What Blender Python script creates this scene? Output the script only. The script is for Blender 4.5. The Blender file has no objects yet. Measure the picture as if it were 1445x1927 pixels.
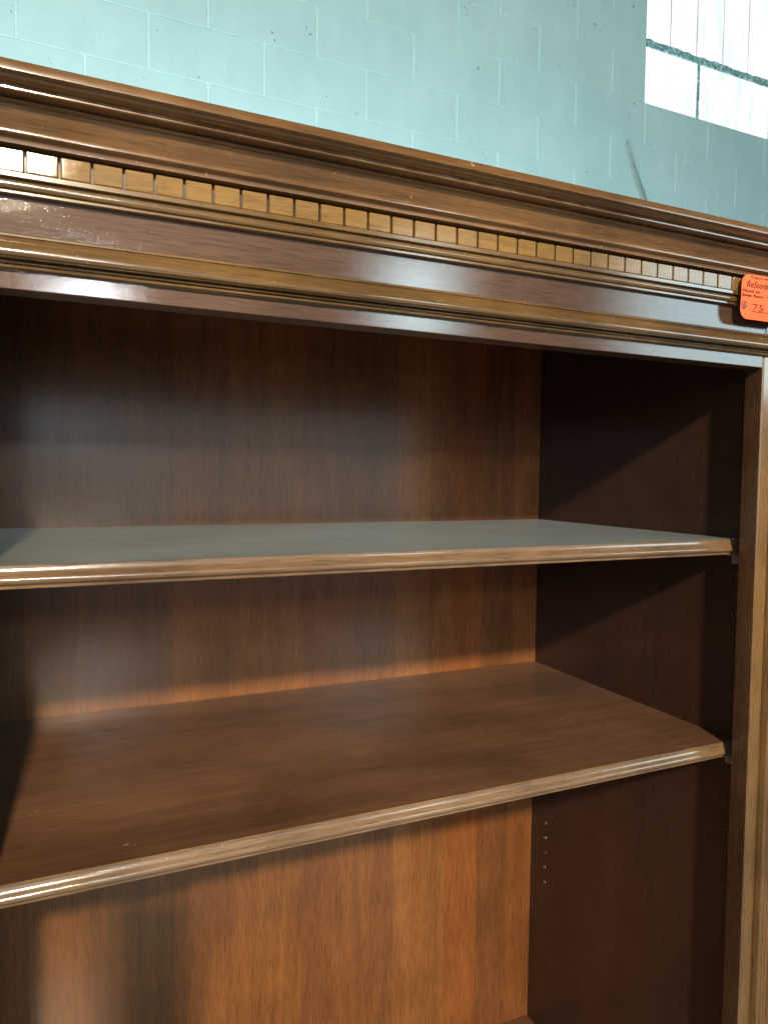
import bpy, bmesh, math, random
from mathutils import Vector, Matrix
random.seed(7)
sc = bpy.context.scene
Z0 = 1.54                      # height of the upper shelf above the floor
col = sc.collection

# ------------------------------------------------------------------ camera
cam = bpy.data.cameras.new('camera'); camo = bpy.data.objects.new('camera', cam); col.objects.link(camo)
rt = Vector((0.9110662, -0.41209646, 0.01161387)); up = Vector((0.01011785, 0.05051361, 0.99867212)); fw = Vector((0.4121359, 0.90973891, -0.05019077))
M = Matrix(((rt.x, up.x, -fw.x, -0.67016551), (rt.y, up.y, -fw.y, -0.90349665), (rt.z, up.z, -fw.z, 0.06346084 + Z0), (0, 0, 0, 1)))
camo.matrix_world = M
cam.sensor_fit = 'HORIZONTAL'; cam.sensor_width = 36; cam.lens = 33.538
cam.clip_start = 0.02; cam.clip_end = 100
sc.camera = camo

# ------------------------------------------------------------------ light
w = bpy.data.worlds.new('World'); sc.world = w; w.use_nodes = True
bg = w.node_tree.nodes['Background']; bg.inputs[0].default_value = (0.62, 0.82, 0.92, 1); bg.inputs[1].default_value = 0.035

def point(name, loc, power, radius, c):
    l = bpy.data.lights.new(name, 'POINT'); l.energy = power; l.shadow_soft_size = radius; l.color = c
    o = bpy.data.objects.new(name, l); o.location = (loc[0], loc[1], loc[2] + Z0); col.objects.link(o); return o

def area(name, loc, target, sx, sy, power, c):
    l = bpy.data.lights.new(name, 'AREA'); l.shape = 'RECTANGLE'; l.size = sx; l.size_y = sy; l.energy = power; l.color = c
    o = bpy.data.objects.new(name, l); o.location = (loc[0], loc[1], loc[2] + Z0)
    d = Vector(target) - Vector(loc); o.rotation_euler = d.to_track_quat('-Z', 'Y').to_euler(); col.objects.link(o); return o

point('ceiling_lamp_near', (-0.87, -2.87, 1.31), 370, 0.065, (1, 0.85, 0.62))
point('ceiling_lamp_far', (-0.48, -5.4, 1.25), 75, 0.12, (.88, 0.95, 1.0))
area('window_daylight_right', (4.48, -4.2, 1.60), (4.48, 0, 1.60), 2.3, 1.6, 84, (0.62, 0.92, 1.0))
area('window_daylight_small', (1.50, -4.2, 1.24), (1.5, 0, 1.24), 0.5, 0.62, 14, (0.66, 0.93, 1.0))
area('window_daylight_left', (-1.2, -4.8, 0.30), (-.4, 0, .1), 1.6, 1.3, 5, (0.72, 0.90, 1.0))
area('haze_fill_wide', (.7, -5.2, 0.30), (.7, 0, .1), 6.2, 1.5, 20, (0.82, 0.93, 0.95))  # wide dim panel added to spread the haze reflected in the back board
area('wall_fill_behind_case', (-.2, .95, .30), (-.1, 1.75, 1.25), 3.2, .25, 36, (0.80, .97, 1.0))  # added light hidden by the case, brightens the wall from below
area('cool_fill_far_left', (-3.4, -3.3, .85), (0, -.2, 0), 1.4, 1.2, 24, (0.70, 0.86, 1.0))  # added bluish fill for the right side panel, shelf tips and clips
point('lamp_by_wall', (-2.3, 0.35, 1.05), 42, 0.15, (0.80, 1.0, 0.97))

sc.view_settings.view_transform = 'Standard'; sc.view_settings.look = 'None'
sc.view_settings.exposure = 0.0; sc.view_settings.gamma = 1
sc.cycles.use_denoising = True
sc.cycles.sample_clamp_indirect = 6
sc.cycles.max_bounces = 8

# ------------------------------------------------------------------ node helpers
class NT:
    def __init__(s, name):
        s.m = bpy.data.materials.new(name); s.m.use_nodes = True; s.t = s.m.node_tree; s.b = s.t.nodes['Principled BSDF']
    def n(s, kind, **kw):
        x = s.t.nodes.new(kind)
        for k, v in kw.items(): setattr(x, k, v)
        return x
    def put(s, sock, v):
        if isinstance(v, bpy.types.NodeSocket): s.t.links.new(v, sock)
        else: sock.default_value = v
    def coord(s, scale=(1, 1, 1), which='Object', off=None):
        c = s.n('ShaderNodeTexCoord'); mp = s.n('ShaderNodeMapping'); s.t.links.new(c.outputs[which], mp.inputs[0]); mp.inputs['Scale'].default_value = scale
        if off is not None: s.put(mp.inputs['Location'], off)
        return mp.outputs[0]
    def wpos(s, scale=(1, 1, 1)):
        g = s.n('ShaderNodeNewGeometry'); mp = s.n('ShaderNodeMapping'); s.t.links.new(g.outputs['Position'], mp.inputs[0]); mp.inputs['Scale'].default_value = scale
        return mp.outputs[0]
    def noise(s, vec, scale, detail=3, rough=.5, dist=0):
        x = s.n('ShaderNodeTexNoise'); s.put(x.inputs['Vector'], vec); x.inputs['Scale'].default_value = scale
        x.inputs['Detail'].default_value = detail; x.inputs['Roughness'].default_value = rough; x.inputs['Distortion'].default_value = dist; return x.outputs['Fac']
    def ramp(s, f, stops, interp='LINEAR'):
        x = s.n('ShaderNodeValToRGB'); s.put(x.inputs[0], f); e = x.color_ramp; e.interpolation = interp
        while len(e.elements) < len(stops): e.elements.new(0.5)
        for i, (p, c) in enumerate(stops):
            e.elements[i].position = p; e.elements[i].color = (c, c, c, 1) if isinstance(c, (int, float)) else (*c, 1)
        return x.outputs[0]
    def mix(s, f, a, b, mode='MIX'):
        x = s.n('ShaderNodeMix', data_type='RGBA', blend_type=mode); s.put(x.inputs[0], f)
        for q, v in ((6, a), (7, b)):
            s.put(x.inputs[q], v if isinstance(v, bpy.types.NodeSocket) else (*v, 1))
        return x.outputs[2]
    def math(s, op, a, b=0.0):
        x = s.n('ShaderNodeMath', operation=op); s.put(x.inputs[0], a); s.put(x.inputs[1], b); return x.outputs[0]
    def bump(s, h, strength, dist, prev=None):
        x = s.n('ShaderNodeBump'); s.put(x.inputs['Height'], h); x.inputs['Strength'].default_value = strength; x.inputs['Distance'].default_value = dist
        if prev is not None: s.t.links.new(prev, x.inputs['Normal'])
        return x.outputs[0]

def wood(name, dark, light, axis='x', strips=None, rough=.34, coat=.35, peel=.25, sheen=0, chips=0, tone=.35, rnd=False, figure=0.0, cr=.10, ior=1.75, spec=.3, wear=0, world=False):
    """figured, varnished hardwood; axis = direction of the grain"""
    k = NT(name)
    st = {'x': (0.06, 1, 1), 'y': (1, 0.06, 1), 'z': (1, 1, 0.06)}[axis]
    off = None
    if rnd:
        oi = k.n('ShaderNodeObjectInfo'); cm = k.n('ShaderNodeCombineXYZ')
        k.put(cm.inputs[0], k.math('MULTIPLY', oi.outputs['Random'], 17.3)); k.put(cm.inputs[2], k.math('MULTIPLY', oi.outputs['Random'], 5.1)); off = cm.outputs[0]
    if world: k.coord = lambda scale=(1, 1, 1), which=None, off=None: k.wpos(scale)
    v = k.coord(st, off=off)
    vs = k.coord({'x': (0.25, 1, 1), 'y': (1, 0.25, 1), 'z': (1, 1, 0.25)}[axis], off=off)
    fine = k.noise(v, 700, 4, .65)
    med = k.noise(v, 90, 4, .6, .6)
    broad = k.noise(vs, 7, 3, .55, .8)
    f = k.math('ADD', k.math('MULTIPLY', med, .35), k.math('MULTIPLY', broad, .65))
    if figure:                                  # cathedral figure: contours of a stretched noise
        cn = k.noise(k.coord({'x': (0.10, 1, 1), 'y': (1, 0.10, 1), 'z': (1, 1, 0.10)}[axis]), 7.5, 1, .4, .25)
        rings = k.math('PINGPONG', k.math('MULTIPLY', cn, 26), 1.0)
        f = k.math('ADD', f, k.math('MULTIPLY', k.math('SUBTRACT', rings, .5), figure))
    c = k.ramp(f, [(.30, dark), (.70, light)])
    c = k.mix(.55, c, k.ramp(fine, [(.3, .58), (.7, 1.30)]), 'MULTIPLY')
    if strips:
        ob = k.n('ShaderNodeTexCoord'); sp = k.n('ShaderNodeSeparateXYZ'); k.t.links.new(ob.outputs['Object'], sp.inputs[0])
        mr = k.n('ShaderNodeMapRange'); k.put(mr.inputs[0], sp.outputs[0]); mr.inputs[1].default_value = -.9; mr.inputs[2].default_value = .1
        s_ = k.ramp(mr.outputs[0], strips, 'CONSTANT')
        c = k.mix(1.0, c, s_, 'MULTIPLY')
    pores = k.noise(k.coord({'x': (0.03, 1, 1), 'y': (1, 0.03, 1), 'z': (1, 1, 0.03)}[axis], off=off), 1500, 2, .6)
    c = k.mix(1.0, c, k.ramp(pores, [(.34, .58), (.46, 1.03)]), 'MULTIPLY')
    if wear:                                    # finish rubbed off the arrises
        bv = k.n('ShaderNodeBevel', samples=6); bv.inputs['Radius'].default_value = .0011
        gg = k.n('ShaderNodeNewGeometry'); dp = k.n('ShaderNodeVectorMath', operation='DOT_PRODUCT')
        k.t.links.new(bv.outputs[0], dp.inputs[0]); k.t.links.new(gg.outputs['Normal'], dp.inputs[1])
        ed = k.ramp(dp.outputs['Value'], [(.80, 1), (.97, 0)])
        wn = k.ramp(k.noise(k.wpos(), 55, 5, .7), [(.45, 0), (.62, 1)])
        c = k.mix(k.math('MULTIPLY', k.math('MULTIPLY', ed, wn), wear), c, (.50, .36, .22))
        ba = k.ramp(k.noise(k.wpos(), 320, 3, .6), [(.70, 0), (.72, 1)])
        c = k.mix(k.math('MULTIPLY', ba, .7), c, (.52, .40, .27))
    # slow mottled stain differences
    mott = k.noise(k.coord((1, 1, 1), off=off), 9, 2, .5, .3)
    c = k.mix(1.0, c, k.ramp(mott, [(.3, 1 - tone), (.7, 1 + tone * .7)]), 'MULTIPLY')
    if chips:
        cv = k.coord((1, 1, 1)); a = k.noise(cv, 260, 3, .6); b = k.noise(cv, 22, 2, .5)
        mk = k.ramp(k.math('MULTIPLY', a, b), [(chips, 0), (chips + .012, 1)])
        c = k.mix(mk, c, (.55, .42, .28))
    k.put(k.b.inputs['Base Color'], c)
    rn = k.noise(k.coord((1, 1, 1)), 30, 4, .6)
    k.put(k.b.inputs['Roughness'], k.ramp(rn, [(.3, rough - .06), (.7, rough + .10)]))
    pe = k.noise(k.coord((1, 1, 1)), 1050, 2, .6)
    n1 = k.bump(fine, .10, .00015); n2 = k.bump(pe, peel * .8, .00005, n1)
    k.t.links.new(n2, k.b.inputs['Normal'])
    k.b.inputs['Coat Weight'].default_value = coat; k.b.inputs['Coat Roughness'].default_value = cr; k.b.inputs['Coat IOR'].default_value = ior; k.b.inputs['Specular IOR Level'].default_value = spec
    k.t.links.new(k.bump(pe, peel, .00008), k.b.inputs['Coat Normal'])
    if sheen:
        k.b.inputs['Sheen Weight'].default_value = sheen; k.b.inputs['Sheen Roughness'].default_value = .24
        k.b.inputs['Sheen Tint'].default_value = (.80, .88, .80, 1)
    return k.m

# veneer leaves of the back board: (position along -0.9..0.1 m, tone)
def P(x): return min(max(x + .9, 0), 1)
leaf = [(0, (.62, .62, .62)), (P(-.711), (.85, .85, .80)), (P(-.64), (.80, .82, .85)), (P(-.545), (1.02, .98, .92)), (P(-.475), (1.15, 1.12, 1.0)),
        (P(-.377), (1.02, .98, .98)), (P(-.303), (.95, .95, .95)), (P(-.242), (1.22, 1.22, 1.12)), (P(-.190), (1.12, 1.12, 1.08)), (P(-.155), (1.15, .98, .85)), (P(-.100), (.84, .82, .82)), (P(-.045), (1.08, 1.0, .92))]
m_back = wood('veneered_cherry_back', (.21, .076, .023), (.40, .156, .048), 'z', leaf, rough=.45, cr=.21, coat=.8, peel=.06, tone=.18, figure=.10)
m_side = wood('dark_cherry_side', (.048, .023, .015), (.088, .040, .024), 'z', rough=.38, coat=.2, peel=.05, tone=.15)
m_shelf = wood('walnut_shelf_top', (.105, .045, .022), (.31, .142, .068), 'x', rough=.42, coat=.4, cr=.18, peel=.08, sheen=.30, tone=.22, chips=.458)
m_dusty_sheen = wood('dusty_sheen_walnut_top', (.120, .103, .074), (.235, .208, .158), 'x', rough=.42, coat=.5, peel=.06, sheen=.5, tone=.22, chips=.44)  # dust, plus the grazing reflection of the back board put into the paler colour
m_edge = wood('shelf_edge_moulding', (.19, .105, .052), (.36, .21, .11), 'x', rough=.36, coat=.8, cr=.14, ior=1.8, wear=.8, peel=.30, tone=.3)
m_crown = wood('crown_cherry', (.090, .040, .015), (.29, .138, .048), 'x', rough=.28, coat=.8, peel=.22, tone=.35, chips=.455, wear=.85)
m_gold = wood('amber_maple_moulding', (.100, .050, .019), (.235, .130, .045), 'x', wear=.5, rough=.26, coat=.8, peel=.22, tone=.35)
m_frieze = wood('dark_frieze_board', (.082, .042, .028), (.150, .078, .050), 'x', rough=.5, coat=.7, peel=.55, tone=.25, cr=.055, ior=1.75, spec=.2)
m_dentil = wood('amber_dentil', (.19, .105, .026), (.33, .18, .052), 'x', rough=.5, coat=.65, peel=.55, tone=.25, cr=.055, ior=1.7, spec=.2, world=True)
m_stile = wood('stile_cherry', (.15, .076, .028), (.31, .168, .064), 'z', rough=.28, coat=.7, peel=.2, tone=.3)
m_hid = wood('carcass_wood', (.10, .045, .02), (.18, .08, .035), 'x', rough=.5, coat=0, peel=.05)

def plain(name, c, rough=.5, metal=0, spec=.5):
    k = NT(name)
    cc = k.mix(1.0, c, k.ramp(k.noise(k.coord(), 60, 3), [(.3, .85), (.7, 1.1)]), 'MULTIPLY')
    k.put(k.b.inputs['Base Color'], cc); k.b.inputs['Roughness'].default_value = rough; k.b.inputs['Metallic'].default_value = metal
    return k.m
m_hole = plain('hole_dark', (.006, .005, .005), .9)
m_bush = plain('bushing_sleeve', (.24, .20, .17), .35, .1)
m_caulk = plain('grey_caulk', (.25, .36, .37), .6)
m_return = wood('shaded_stile_edge', (.060, .030, .016), (.11, .055, .028), 'z', rough=.4, coat=.4, peel=.15)  # same wood as the stile, its shade put into a darker colour
m_clip = plain('brown_plastic_clip', (.36, .26, .16), .35)
m_tag = plain('orange_card', (1.0, .185, .055), .6)
m_ink = plain('dark_red_ink', (.20, .012, .006), .7)
m_inkg = plain('grey_red_ink', (.30, .09, .09), .7)

# painted block wall
k = NT('teal_painted_block')
pc = k.ramp(k.noise(k.wpos(), 2.2, 4, .6), [(.3, (.385, .585, .61)), (.7, (.455, .66, .685))])
pc = k.mix(1.0, pc, k.ramp(k.noise(k.wpos((1, 1, .35)), 14, 4, .6), [(.25, .95), (.75, 1.03)]), 'MULTIPLY')
pit = k.math('MULTIPLY', k.noise(k.wpos(), 75, 3, .6), k.noise(k.wpos(), 12, 2, .5))
pm = k.ramp(pit, [(.435, 0), (.45, 1)])
pc = k.mix(pm, pc, (.13, .22, .22))
k.put(k.b.inputs['Base Color'], pc); k.b.inputs['Roughness'].default_value = .45
h1 = k.bump(k.noise(k.wpos(), 90, 5, .65), .35, .004); h2 = k.bump(pm, -.6, .004, h1)
k.t.links.new(h2, k.b.inputs['Normal'])
m_block = k.m
k = NT('teal_painted_mortar')
k.put(k.b.inputs['Base Color'], k.ramp(k.noise(k.wpos(), 40, 4), [(.3, (.45, .67, .69)), (.7, (.53, .75, .76))])); k.b.inputs['Roughness'].default_value = .4
k.t.links.new(k.bump(k.noise(k.wpos(), 160, 4), .5, .003), k.b.inputs['Normal'])
m_mortar = k.m
k = NT('old_teal_glazing_mortar')
k.put(k.b.inputs['Base Color'], k.ramp(k.noise(k.wpos((1, 1, 1)), 55, 5, .7), [(.38, (.10, .24, .26)), (.56, (.34, .62, .64)), (.66, (.8, .95, .95))])); k.b.inputs['Roughness'].default_value = .7
k.t.links.new(k.bump(k.noise(k.wpos(), 120, 4), .8, .008), k.b.inputs['Normal'])
m_glaz = k.m
# glass that the daylight behind it fills completely
k = NT('daylit_frosted_glass')
st = k.noise(k.coord((1, 1, .12)), 26, 4, .6)
k.put(k.b.inputs['Base Color'], (.12, .13, .13, 1)); k.b.inputs['Roughness'].default_value = .2
k.put(k.b.inputs['Emission Color'], k.ramp(st, [(.30, (.66, .82, .85)), (.52, (1, 1, 1))])); k.b.inputs['Emission Strength'].default_value = 1.08
m_glass = k.m
k = NT('grey_concrete')
k.put(k.b.inputs['Base Color'], k.ramp(k.noise(k.coord(), 6, 5, .6), [(.3, (.20, .19, .18)), (.7, (.30, .29, .27))])); k.b.inputs['Roughness'].default_value = .6
m_floor = k.m

# ------------------------------------------------------------------ mesh helpers
def link(name, me, mat, parent=None, smooth=None):
    me.materials.append(mat)
    if smooth is not None:
        for p in me.polygons: p.use_smooth = True
        me.set_sharp_from_angle(angle=math.radians(smooth))
    o = bpy.data.objects.new(name, me); col.objects.link(o)
    if parent: o.parent = parent
    return o

def bm_obj(name, bm, mat, parent=None, smooth=None, dz=Z0):
    bmesh.ops.recalc_face_normals(bm, faces=bm.faces)
    if dz: bmesh.ops.translate(bm, verts=bm.verts, vec=(0, 0, dz))
    me = bpy.data.meshes.new(name); bm.to_mesh(me); bm.free()
    return link(name, me, mat, parent, smooth)

def add_box(bm, x0, x1, y0, y1, z0, z1, bev=0, seg=1):
    r = bmesh.ops.create_cube(bm, size=1)
    for v in r['verts']:
        v.co = Vector(((x0 + x1) / 2 + v.co.x * (x1 - x0), (y0 + y1) / 2 + v.co.y * (y1 - y0), (z0 + z1) / 2 + v.co.z * (z1 - z0)))
    if bev:
        es = list({e for v in r['verts'] for e in v.link_edges})
        bmesh.ops.bevel(bm, geom=es, offset=bev, segments=seg, affect='EDGES', profile=.5)

def box(name, x0, x1, y0, y1, z0, z1, mat, parent=None, bev=0, seg=1):
    bm = bmesh.new(); add_box(bm, x0, x1, y0, y1, z0, z1, bev, seg)
    return bm_obj(name, bm, mat, parent)

def sweep(name, prof, path, mat, parent, smooth=35, sub=None):
    """prof: closed list of (outward, z); path: list of (x, y, ox, oy), (ox, oy) = outward mitre vector"""
    bm = bmesh.new(); rings = []
    pts = []
    for i, a in enumerate(path):
        if i and sub:
            b = path[i - 1]; n = max(1, int(math.dist(a[:2], b[:2]) / sub))
            for j in range(1, n):
                t = j / n; pts.append(tuple(b[q] + (a[q] - b[q]) * t for q in range(4)))
                # straight runs keep the mitre vector of the run itself
        pts.append(a)
    for (x, y, ox, oy) in path:
        rings.append([bm.verts.new((x + o * ox, y + o * oy, z)) for o, z in prof])
    n = len(prof)
    for a, b in zip(rings, rings[1:]):
        for i in range(n):
            bm.faces.new((a[i], a[(i + 1) % n], b[(i + 1) % n], b[i]))
    bm.faces.new(rings[0]); bm.faces.new(rings[-1][::-1])
    return bm_obj(name, bm, mat, parent, smooth)

def thing(name, label, cat, loc=(0, 0, 0)):
    o = bpy.data.objects.new(name, None); col.objects.link(o); o['label'] = label; o['category'] = cat; o.empty_display_size = .1
    return o

# ------------------------------------------------------------------ setting: floor, block wall
XL, XR = -0.739, 0.0                    # inner faces of the sides
XLO, XRO = XL - .078, .078              # outer faces
YF = -.396                              # front plane of the case

fl = box('floor', -5, 6, -7, 2.0, -1.60, -1.54, m_floor); fl['kind'] = 'structure'

WY = 1.75
wall = thing('block_wall', 'pale teal painted concrete block wall behind the bookcase', 'wall')
WX0, WX1, WZ0, WZ1 = 1.845, 3.48, 1.834, 2.97        # window opening
BW, BH = .4064, .1895
rows = range(-16, 8)
x_first = -.784 - BW * 4
ztop = 1.455 + BH * 8; xend = x_first + BW * 15
bm = bmesh.new()
yb0, yb1 = WY + .0022, WY + .19
for a in ((x_first, WX0, -1.54, ztop), (WX1, xend, -1.54, ztop), (WX0, WX1, -1.54, WZ0), (WX0, WX1, WZ1, ztop)):
    add_box(bm, a[0], a[1], yb0, yb1, a[2], a[3])
bm_obj('mortar_bed', bm, m_mortar, wall)
def block_mesh(w_):
    bm = bmesh.new(); add_box(bm, .0045, w_ - .0045, 0, .02, .0010, BH - .0010, .0012, 1)
    bmesh.ops.recalc_face_normals(bm, faces=bm.faces)
    me = bpy.data.meshes.new('block'); bm.to_mesh(me); bm.free(); me.materials.append(m_block)
    for p in me.polygons: p.use_smooth = True
    me.set_sharp_from_angle(angle=math.radians(30)); return me
full, half = block_mesh(BW), block_mesh(BW / 2)
nb = 0
for r_ in rows:
    z = 1.455 + BH * r_
    if z < -1.54: continue
    odd = r_ % 2                      # r_=0: joints at -.784 + k*BW
    x = x_first - (BW / 2 if odd else 0)
    while x < xend - .01:
        segs = [(x, full, BW)]
        if odd and x < x_first - .01: segs = [(x + BW / 2, half, BW / 2)]
        if z + BH > WZ0 + .05 and z < WZ1 - .05:
            c0, c1 = x + .01, x + BW - .01
            if c0 > WX0 - .01 and c1 < WX1 + .01: segs = []
            elif c1 > WX0 + .01 and c0 < WX0 - .01: segs = [(x, half, BW / 2)]
            elif c0 < WX1 - .01 and c1 > WX1 + .01: segs = [(x + BW / 2, half, BW / 2)]
        for sx, me, ww in segs:
            if sx + ww > xend + .21: continue
            if nb < 299:
                o = bpy.data.objects.new('block', me); col.objects.link(o); o.parent = wall
                o.location = (sx, WY + random.uniform(-.0004, .0004), z + Z0); nb += 1
        x += BW
# a run of caulk down the wall above the cabinet
bm = bmesh.new(); prev = None
cl = [(1.748, 1.640, .006), (1.757, 1.612, .011), (1.775, 1.565, .014), (1.80, 1.51, .017), (1.83, 1.45, .021), (1.858, 1.40, .022), (1.872, 1.36, .014), (1.876, 1.33, .003)]
ring = []
for x, z, hw in cl:
    ring.append([bm.verts.new((x - hw, WY - .0008, z)), bm.verts.new((x - hw * .5, WY - .006, z)), bm.verts.new((x + hw * .7, WY - .0075, z)), bm.verts.new((x + hw, WY - .0008, z))])
for a, b in zip(ring, ring[1:]):
    for i in range(3): bm.faces.new((a[i], a[i + 1], b[i + 1], b[i]))
    bm.faces.new((a[3], a[0], b[0], b[3]))
bm.faces.new(ring[0]); bm.faces.new(ring[-1])
bm_obj('caulk_streak', bm, m_caulk, wall, 60)

# clerestory window
win = thing('window', 'bright daylit frosted window high in the teal block wall, its panes parted by mortar joints', 'window')
GY = WY + .028
zb = 2.113
xs = [WX0, 2.222, 2.735, 3.11, WX1]
for i in range(4): box('glass_block', xs[i] + (.008 if i else 0), xs[i + 1] - .008, GY, GY + .08, WZ0, zb, m_glass, win, .003)
xu = [WX0, 2.035, 2.208, 2.388, 2.566, 2.744, 2.922, 3.10, 3.29, WX1]
for z0_, z1_ in ((zb + .034, 2.55), (2.575, WZ1)):
    for i in range(9): box('glass_block', xu[i] + .006, xu[i + 1] - .006, GY, GY + .08, z0_, z1_, m_glass, win, .003)
def ragged(name, x0, x1, y0, y1, z0, z1, amp, mat=None):
    bm = bmesh.new(); n = 60 if (x1 - x0) > (z1 - z0) else 1; mz = 1 if n > 1 else 24
    add_box(bm, x0, x1, y0, y1, z0, z1)
    if n > 1: es = [e for e in bm.edges if abs(e.verts[0].co.x - e.verts[1].co.x) > (x1 - x0) * .5]
    else: es = [e for e in bm.edges if abs(e.verts[0].co.z - e.verts[1].co.z) > (z1 - z0) * .5]
    bmesh.ops.subdivide_edges(bm, edges=es, cuts=max(n, mz), use_grid_fill=True)
    for v in bm.verts:
        j = random.uniform(-amp, amp)
        if n > 1: v.co.z += j
        else: v.co.x += j
        v.co.y += random.uniform(-amp, amp) * .5
    return bm_obj(name, bm, mat or m_glaz, win, 40)
ragged('mortar_joint', WX0, WX1, GY - .006, GY + .07, zb + .002, zb + .032, .004)
ragged('mortar_joint', WX0, WX1, GY - .004, GY + .07, 2.552, 2.573, .002)
for x in xs[1:-1]: ragged('mortar_joint', x - .007, x + .007, GY - .001, GY + .07, WZ0, zb, .002)
k = NT('backlit_seam')
k.b.inputs['Base Color'].default_value = (.12, .13, .13, 1)
k.put(k.b.inputs['Emission Color'], k.ramp(k.noise(k.coord((1, 1, .2)), 30, 4, .6), [(.35, (.50, .62, .62)), (.6, (1.0, .95, .95))])); k.b.inputs['Emission Strength'].default_value = .60
m_pale = k.m
for z0_, z1_ in ((zb + .034, 2.55), (2.575, WZ1)):
    for x in xu[1:-1]: ragged('mortar_joint', x - .004, x + .004, GY + .004, GY + .07, z0_, z1_, .001, m_pale)
box('window_backing', WX0, WX1, GY + .081, GY + .10, WZ0, WZ1, m_mortar, win)

# ------------------------------------------------------------------ bookcase
bc = thing('bookcase', 'tall dark cherry wood bookcase with dentil crown moulding and empty shelves', 'bookcase')
ZD = -.7923                              # top of the deck board
# back, sides, top
box('back_panel', XL - .012, XR + .012, .0003, .008, -1.44, .270, m_back, bc)
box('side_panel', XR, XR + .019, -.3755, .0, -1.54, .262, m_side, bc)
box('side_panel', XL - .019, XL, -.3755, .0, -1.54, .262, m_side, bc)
box('outer_side', XRO - .019, XRO, -.3755, .008, -1.54, .262, m_stile, bc)
box('outer_side', XLO, XLO + .019, -.3755, .008, -1.54, .262, m_stile, bc)
box('top_board', XLO + .002, XRO - .002, -.376, .008, .2625, .2805, m_hid, bc)

# stiles: moulded section extruded upward; (x from the inner edge, y)
def stile(inner, sgn):
    sec = [(0, .020), (0, .0035), (.0006, .0012), (.0022, 0), (.0158, 0), (.0161, .0040), (.0178, .0040), (.0182, -.0045), (.0190, -.0062), (.0205, -.0068), (.0222, -.0062), (.0232, -.0048),
           (.0236, -.0030), (.0280, -.0030), (.0283, -.0022), (.0290, -.0022), (.0293, -.0030), (.0325, -.0030), (.0328, -.0022), (.0335, -.0022), (.0338, -.0030), (.0375, -.0030), (.0380, -.0052), (.0395, -.0066), (.0415, -.0066), (.0428, -.0052),
           (.0436, -.0018), (.0500, -.0010), (.0560, -.0018), (.0568, -.0052), (.0585, -.0066), (.0605, -.0066), (.0620, -.0052), (.0628, -.0030), (.0940, -.0030), (.0985, -.0015), (.0996, .002), (.0996, .020)]
    bm = bmesh.new(); lo, hi = [], []
    for x, y in sec:
        p = (inner + sgn * x, YF + y); lo.append(bm.verts.new((*p, -1.54))); hi.append(bm.verts.new((*p, .190)))
    n = len(sec)
    for i in range(n): bm.faces.new((lo[i], lo[(i + 1) % n], hi[(i + 1) % n], hi[i]))
    bm.faces.new(lo); bm.faces.new(hi)
    o = bm_obj('stile', bm, m_stile, bc, 35); o.data.materials.append(m_return)
    for p in o.data.polygons:
        if abs(p.normal.x) > .9 and abs(p.center.x - inner) < .0008: p.material_index = 1
    return o
SI = -.0216
stile(SI, 1); stile(XL - SI, -1)
# upper run of each stile behind the cornice
box('stile_head', SI - .0010, XRO - .0005, YF - .0030, -.376, .1905, .2620, m_frieze, bc, .0004)
box('stile_head', XLO + .0005, XL - SI + .0010, YF - .0030, -.376, .1905, .2620, m_frieze, bc, .0004)
box('top_rail', XL - SI + .0006, SI - .0006, YF, -.376, .1772, .2095, m_frieze, bc, .0007, 2)
box('frieze_board', XL - SI + .0016, SI - .0018, YF - .0030, -.376, .2098, .2620, m_frieze, bc, .0004)

def ext_path(back=.0):
    return [(XLO, back, -1, 0), (XLO, YF, -1, -1), (XRO, YF, 1, -1), (XRO, back, 1, 0)]
crown = [(-.004, .2620), (-.004, .2935), (.046, .2935), (.0475, .2930), (.048, .29206), (.048, .2872), (.0455, .2866), (.0452, .28790), (.0449, .28656), (.0441, .28560), (.0425, .28470), (.0405, .28410), (.0388, .28385), (.038, .28370), (.038, .28300), (.0370, .28285), (.0370, .28255), (.038, .28240),
         (.038, .28154), (.0373, .28100), (.0282, .28075), (.0292, .28020), (.0295, .27940), (.0288, .27865), (.0272, .27815), (.0264, .27800), (.0258, .27682), (.0247, .27500), (.0233, .27280), (.0217, .27080), (.0202, .26910), (.0192, .26720),
         (.0196, .26612), (.0194, .26500), (.0186, .26420), (.0175, .26377), (.0163, .26365), (.0155, .26300), (.0152, .26224), (.0150, .26042), (.0060, .26010), (.0060, .2600), (-.004, .2600)]
crown = [(o, z) for o, z in crown if not (o == -.004 and z == .2620)]
sweep('crown_moulding', crown, ext_path(.004), m_crown, bc, 32)
band = [(.0022, .2598), (.0060, .2598), (.0060, .2455), (.0022, .2455)]
sweep('dentil_band', band, ext_path(.003), m_side, bc, 32)
ledge = [(.0022, .2453), (.0110, .2453), (.0115, .24480), (.0115, .24220), (.0110, .24180), (.0080, .24175), (.0077, .24125), (.0084, .24095), (.0092, .2404), (.0096, .2393), (.0097, .2380), (.0093, .2366), (.0084, .2357), (.0072, .23525), (.0070, .23495), (.0080, .23475), (.0080, .23335), (.0076, .23310), (.0022, .23305)]
sweep('bed_moulding', ledge, ext_path(.003), m_gold, bc, 32)
low = [(-.002, .2105), (.0034, .2105), (.0042, .2098), (.0044, .20850), (.0038, .20830), (.0056, .20760), (.0078, .20640), (.0100, .20430), (.0119, .20130), (.0130, .19795), (.0130, .19640), (.0122, .19500), (.0105, .19420), (.0080, .19385), (.0034, .19365), (.0034, .19330), (.0060, .19310), (.0066, .19250), (.0060, .19190), (.0024, .19160), (.0024, .19100), (.0046, .19080), (.0050, .19000), (.0044, .18930), (.0016, .18900), (.0014, .18862), (.0002, .1884), (-.002, .1884)]
low = [(o if o > 0 else .0001, z) for o, z in low]
lowf = [(.0001 if i in (0,) else o, z) for i, (o, z) in enumerate(low)]
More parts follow.
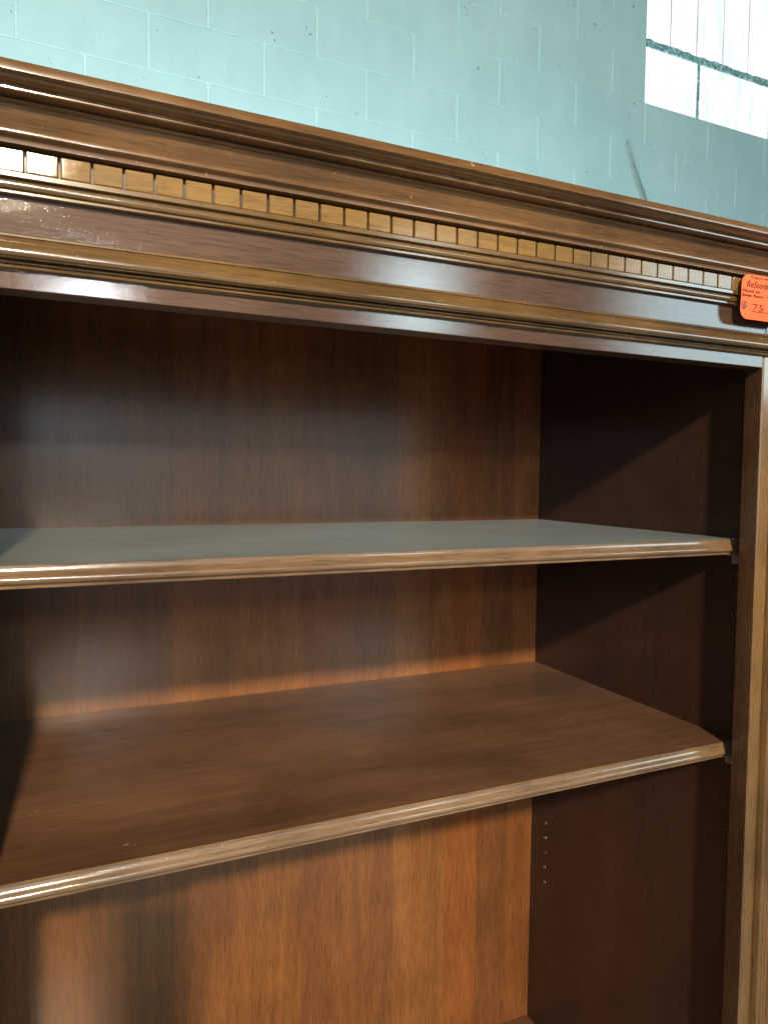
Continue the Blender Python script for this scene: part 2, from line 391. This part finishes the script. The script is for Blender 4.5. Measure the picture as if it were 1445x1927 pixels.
sweep('rail_moulding', lowf, ext_path(.003), m_gold, bc, 32)

# dentils: one block each
bm = bmesh.new(); DW = .0173; PITCH = .01893
add_box(bm, 0, DW, -.0046, 0, .24560, .25870, .0006, 1)
bmesh.ops.recalc_face_normals(bm, faces=bm.faces)
dme = bpy.data.meshes.new('dentil'); bm.to_mesh(dme); bm.free(); dme.materials.append(m_dentil)
x = -.6880 + .0012 - PITCH * 7
while x + DW < XRO + .008:
    o = bpy.data.objects.new('dentil', dme); col.objects.link(o); o.parent = bc
    o.location = (x, YF - .0060, Z0 + random.uniform(-.0001, .0001)); o.rotation_euler[1] = random.uniform(-.006, .006) * 0; x += PITCH
for sx, rot in ((XRO + .006, math.pi / 2), (XLO - .006, -math.pi / 2)):
    y = YF + .004
    while y + DW < 0:
        o = bpy.data.objects.new('dentil', dme); col.objects.link(o); o.parent = bc
        o.location = (sx, y if rot > 0 else y + DW, Z0); o.rotation_euler[2] = rot; y += PITCH

# shelves
SP = [(.0000, 0), (.0004, -.0003), (.0004, -.0020), (.0006, -.0026), (-.0004 + .0012, -.0036), (.0016, -.0052), (.0026, -.0066), (.0038, -.0078), (.0046, -.0092), (.0048, -.0104), (.0044, -.0118), (.0034, -.0129), (.0018, -.0136), (.0008, -.0141), (.0008, -.0160), (.0004, -.0164)]
def shelf(ztop, top_mat, name='shelf', front=-.3600):
    e = bpy.data.objects.new(name, None)
    xl, xr, yb = XL + .0008, XR - .0008, -.0006
    sw = 1 / math.sqrt(2); tn = math.tan(math.radians(22.5))
    base = [(xr, yb, 0, 0), (xr, front, 0, -1), (xl, front, 0, -1), (xl, yb, 0, 0)]
    bm = bmesh.new(); rings = []
    for o, z in SP: rings.append([bm.verts.new((x + o * ox, y + o * oy, ztop + z)) for x, y, ox, oy in base])
    n = len(base)
    for a, b in zip(rings, rings[1:]):
        for i in range(n): bm.faces.new((a[i], a[(i + 1) % n], b[(i + 1) % n], b[i]))
    bt = bm.faces.new(rings[-1][::-1])
    tp = bm.faces.new(rings[0])
    o = bm_obj(name, bm, m_edge, bc, 28)
    o.data.materials.append(top_mat)
    for p in o.data.polygons:
        if abs(p.normal.z) > .95 and p.area > .05: p.material_index = 1
    return o
shelf(0.0, m_dusty_sheen); shelf(-.2213, m_shelf)
box('deck_board', XL + .0003, XR - .0003, -.3757, -.0003, ZD - .019, ZD, m_shelf, bc, .0003)
box('base_rail', XL - SI + .0006, SI - .0006, YF, -.376, -.840, ZD - .004, m_frieze, bc, .0007)
box('base_panel', XL - SI + .0006, SI - .0006, YF + .003, -.378, -1.54, -.8405, m_stile, bc, .0007)

# shelf support clips and the drilled, sleeved holes
def clip(side, y, ztop):
    x0 = XR if side > 0 else XL; s = -1 if side > 0 else 1
    bm = bmesh.new()
    a = sorted((x0 + s * .0001, x0 + s * .0022)); add_box(bm, a[0], a[1], y - .0048, y + .0048, ztop - .0275, ztop - .0170, .0008, 2)
    a = sorted((x0 + s * .0001, x0 + s * .0105)); add_box(bm, a[0], a[1], y - .0048, y + .0048, ztop - .0188, ztop - .01665, .0007, 2)
    bm_obj('shelf_clip', bm, m_clip, bc, 40)
for zt in (0, -.2213):
    for s in (1, -1):
        clip(s, -.3560, zt); clip(s, -.0370, zt)
bm = bmesh.new()
ro, ri, N = .0026, .0018, 16
prev = None
prof = [(ro, .0), (ro - .0002, .0005), (ri + .0002, .0005), (ri, .0), ]
rings = []
for i in range(N):
    a = 2 * math.pi * i / N; rings.append([bm.verts.new((-h, r * math.cos(a), r * math.sin(a))) for r, h in prof])
for i in range(N):
    a, b = rings[i], rings[(i + 1) % N]
    for j in range(3): bm.faces.new((a[j], a[j + 1], b[j + 1], b[j]))
bmesh.ops.recalc_face_normals(bm, faces=bm.faces)
ring_me = bpy.data.meshes.new('pin_hole'); bm.to_mesh(ring_me); bm.free(); ring_me.materials.append(m_bush)
bm = bmesh.new(); bmesh.ops.create_circle(bm, cap_ends=True, radius=ri + .0003, segments=16)
bmesh.ops.rotate(bm, verts=bm.verts, cent=(0, 0, 0), matrix=Matrix.Rotation(math.radians(90), 3, 'Y'))
disc_me = bpy.data.meshes.new('hole'); bm.to_mesh(disc_me); bm.free(); disc_me.materials.append(m_hole)
zs = [-.0393 - .02225 * i for i in range(7)] + [-.2546 - .02225 * i for i in range(9)] + [.030 + .02225 * i for i in range(3)]
zr = [-.4629 - .02315 * i for i in range(5)] + [-.2600 - .02315 * i for i in range(2)]
for lst, yy in ((zs, -.3550), (zr, -.0360)):
    for z in lst:
        if yy < -.3 and z > 0: continue
        for s, x0 in ((1, XR), (-1, XL)):
            h = bpy.data.objects.new('pin_hole', ring_me); col.objects.link(h); h.parent = bc; h.location = (x0, yy, z + Z0)
            if s < 0: h.rotation_euler[2] = math.pi
            d = bpy.data.objects.new('hole', disc_me); col.objects.link(d); d.parent = h; d.location = (-.0002, 0, 0)

# ------------------------------------------------------------------ price tag
tag = thing('price_tag', 'orange price tag with rounded corners stuck across the dentils at the right end', 'price tag')
TX0, TX1, TZ0, TZ1, TY = -.0760, -.0010, .2185, .2610, -.4125
def tag_y(x, z):
    u = (x - TX0) / (TX1 - TX0); v = (z - TZ0) / (TZ1 - TZ0)
    return TY - .0014 * math.sin(u * math.pi) + .0012 * (1 - v) ** 2
bm = bmesh.new(); R_ = .0095; out = []
for cx, cz, a0 in ((TX1 - R_, TZ1 - R_, 0), (TX0 + R_, TZ1 - R_, 90), (TX0 + R_, TZ0 + R_, 180), (TX1 - R_, TZ0 + R_, 270)):
    for i in range(9):
        a = math.radians(a0 + i * 11.25); out.append((cx + R_ * math.cos(a), cz + R_ * math.sin(a)))
fr = [bm.verts.new((x, 0, z)) for x, z in out]
f = bm.faces.new(fr)
bmesh.ops.triangulate(bm, faces=[f])
for _ in range(3): bmesh.ops.subdivide_edges(bm, edges=[e for e in bm.edges if e.calc_length() > .006], cuts=1)
bmesh.ops.triangulate(bm, faces=bm.faces)
for v in bm.verts: v.co.y = tag_y(v.co.x, v.co.z)
r = bmesh.ops.extrude_face_region(bm, geom=list(bm.faces))
for v in [g for g in r['geom'] if isinstance(g, bmesh.types.BMVert)]: v.co.y += .0002
bm_obj('card', bm, m_tag, tag, 40)

def text(s, x0, x1, z0, cap, mat=m_ink, shear=0, rot=0, name='lettering', bold=0):
    cu = bpy.data.curves.new('t', 'FONT'); cu.body = s; cu.size = 1; cu.resolution_u = 3; cu.offset = bold
    o = bpy.data.objects.new('t', cu); col.objects.link(o)
    dg = bpy.context.evaluated_depsgraph_get(); me = bpy.data.meshes.new_from_object(o.evaluated_get(dg))
    bpy.data.objects.remove(o)
    xs_ = [v.co.x for v in me.vertices]; a, b = min(xs_), max(xs_)
    bm = bmesh.new(); bm.from_mesh(me); bpy.data.meshes.remove(me)
    bmesh.ops.subdivide_edges(bm, edges=[e for e in bm.edges if e.calc_length() > .3], cuts=1)
    for v in bm.verts:
        x = x0 + (v.co.x - a) / (b - a) * (x1 - x0) + shear * v.co.y * cap / .7; z = z0 + v.co.y * cap / .7
        dx = x - x0; z += dx * rot
        v.co = Vector((x, tag_y(x, z) - .0003, z))
    for f in bm.faces: f.normal_update()
    me = bpy.data.meshes.new(name); 
    bmesh.ops.translate(bm, verts=bm.verts, vec=(0, 0, Z0)); bm.to_mesh(me); bm.free()
    return link(name, me, mat, tag)
def line(x0, x1, z, th=.0004, name='rule'):
    bm = bmesh.new(); n = 8; a = []
    for i in range(n + 1):
        x = x0 + (x1 - x0) * i / n; a.append([bm.verts.new((x, tag_y(x, z) - .0003, z + q)) for q in (0, th)])
    for p, q in zip(a, a[1:]): bm.faces.new((p[0], q[0], q[1], p[1]))
    bm_obj(name, bm, m_ink, tag)
tw = TX1 - TX0
def X(px): return TX0 + (px - 1393) * .00078     # along the tag, from the photograph's reading
text('Habitat for Humanity', X(1412), X(1442), .2572, .0016, rot=.02, bold=.015)
text('*', X(1408), X(1410.5), .2566, .0032, bold=.02)
text('ReStore', X(1401), X(1436), .2488, .0060, shear=.25, bold=.004)
text('Placed on', X(1395), X(1423), .2440, .0026, bold=.02)
text('Sales Floor:', X(1394.5), X(1431), .2398, .0026, bold=.02)
text('$', X(1394.5), X(1403), .2285, .0066, m_inkg, bold=.03)
text('75', X(1413), X(1431), .2275, .0062, bold=-.012)
line(X(1411), X(1475), .2262)
text('3', X(1437), X(1443), .2420, .0058, bold=-.01)
text('/ 12', X(1447), X(1464), .2420, .0052, bold=-.01)
line(X(1433), X(1478), .2407)

# ------------------------------------------------------------------ the phone that takes the picture, on an added stand in place of the hand; both shade the lower left of the back board
m_phone = plain('dark_phone_glass', (.02, .02, .022), .2)
m_stand = plain('black_stand_metal', (.03, .03, .03), .4)
ph = thing('smartphone', 'dark smartphone held upright on an added stand facing the bookcase shelves', 'phone')
def cam_box(name, x0, x1, y0, y1, z0, z1, mat, par, bev):
    bm = bmesh.new(); add_box(bm, x0, x1, y0, y1, z0, z1, bev, 3)
    o = Vector((-0.67016551, -0.90349665, 0.06346084))
    for v in bm.verts: v.co = o + rt * v.co.x + fw * v.co.y + up * v.co.z
    return bm_obj(name, bm, mat, par, 40)
cam_box('body', -.0270, .0440, -.0130, -.0050, -.1080, .0390, m_phone, ph, .003)
cam_box('screen', -.0245, .0415, -.0134, -.01305, -.1050, .0360, m_phone, ph, .0001)
stn = thing('added_phone_stand', 'added black telescopic floor stand under the smartphone, in place of a hand', 'stand')
bm = bmesh.new(); add_box(bm, -.672, -.630, -.932, -.908, -.085, -.052, .004, 2); bm_obj('clamp', bm, m_stand, stn, 40)
def tube(name, a, b, r, par):
    bm = bmesh.new(); a, b = Vector(a), Vector(b); bmesh.ops.create_cone(bm, cap_ends=True, segments=16, radius1=r, radius2=r * .85, depth=(b - a).length)
    q = (b - a).to_track_quat('Z', 'Y').to_matrix().to_4x4()
    bmesh.ops.transform(bm, verts=bm.verts, matrix=Matrix.Translation((a + b) / 2) @ q); return bm_obj(name, bm, m_stand, par, 40)
tube('pole', (-.650, -.925, -1.30), (-.650, -.925, -.07), .013, stn)
for a in (90, 210, 330):
    a = math.radians(a); tube('leg', (-.650 + .3 * math.cos(a), -.925 + .3 * math.sin(a), -1.535), (-.650, -.925, -1.20), .011, stn)
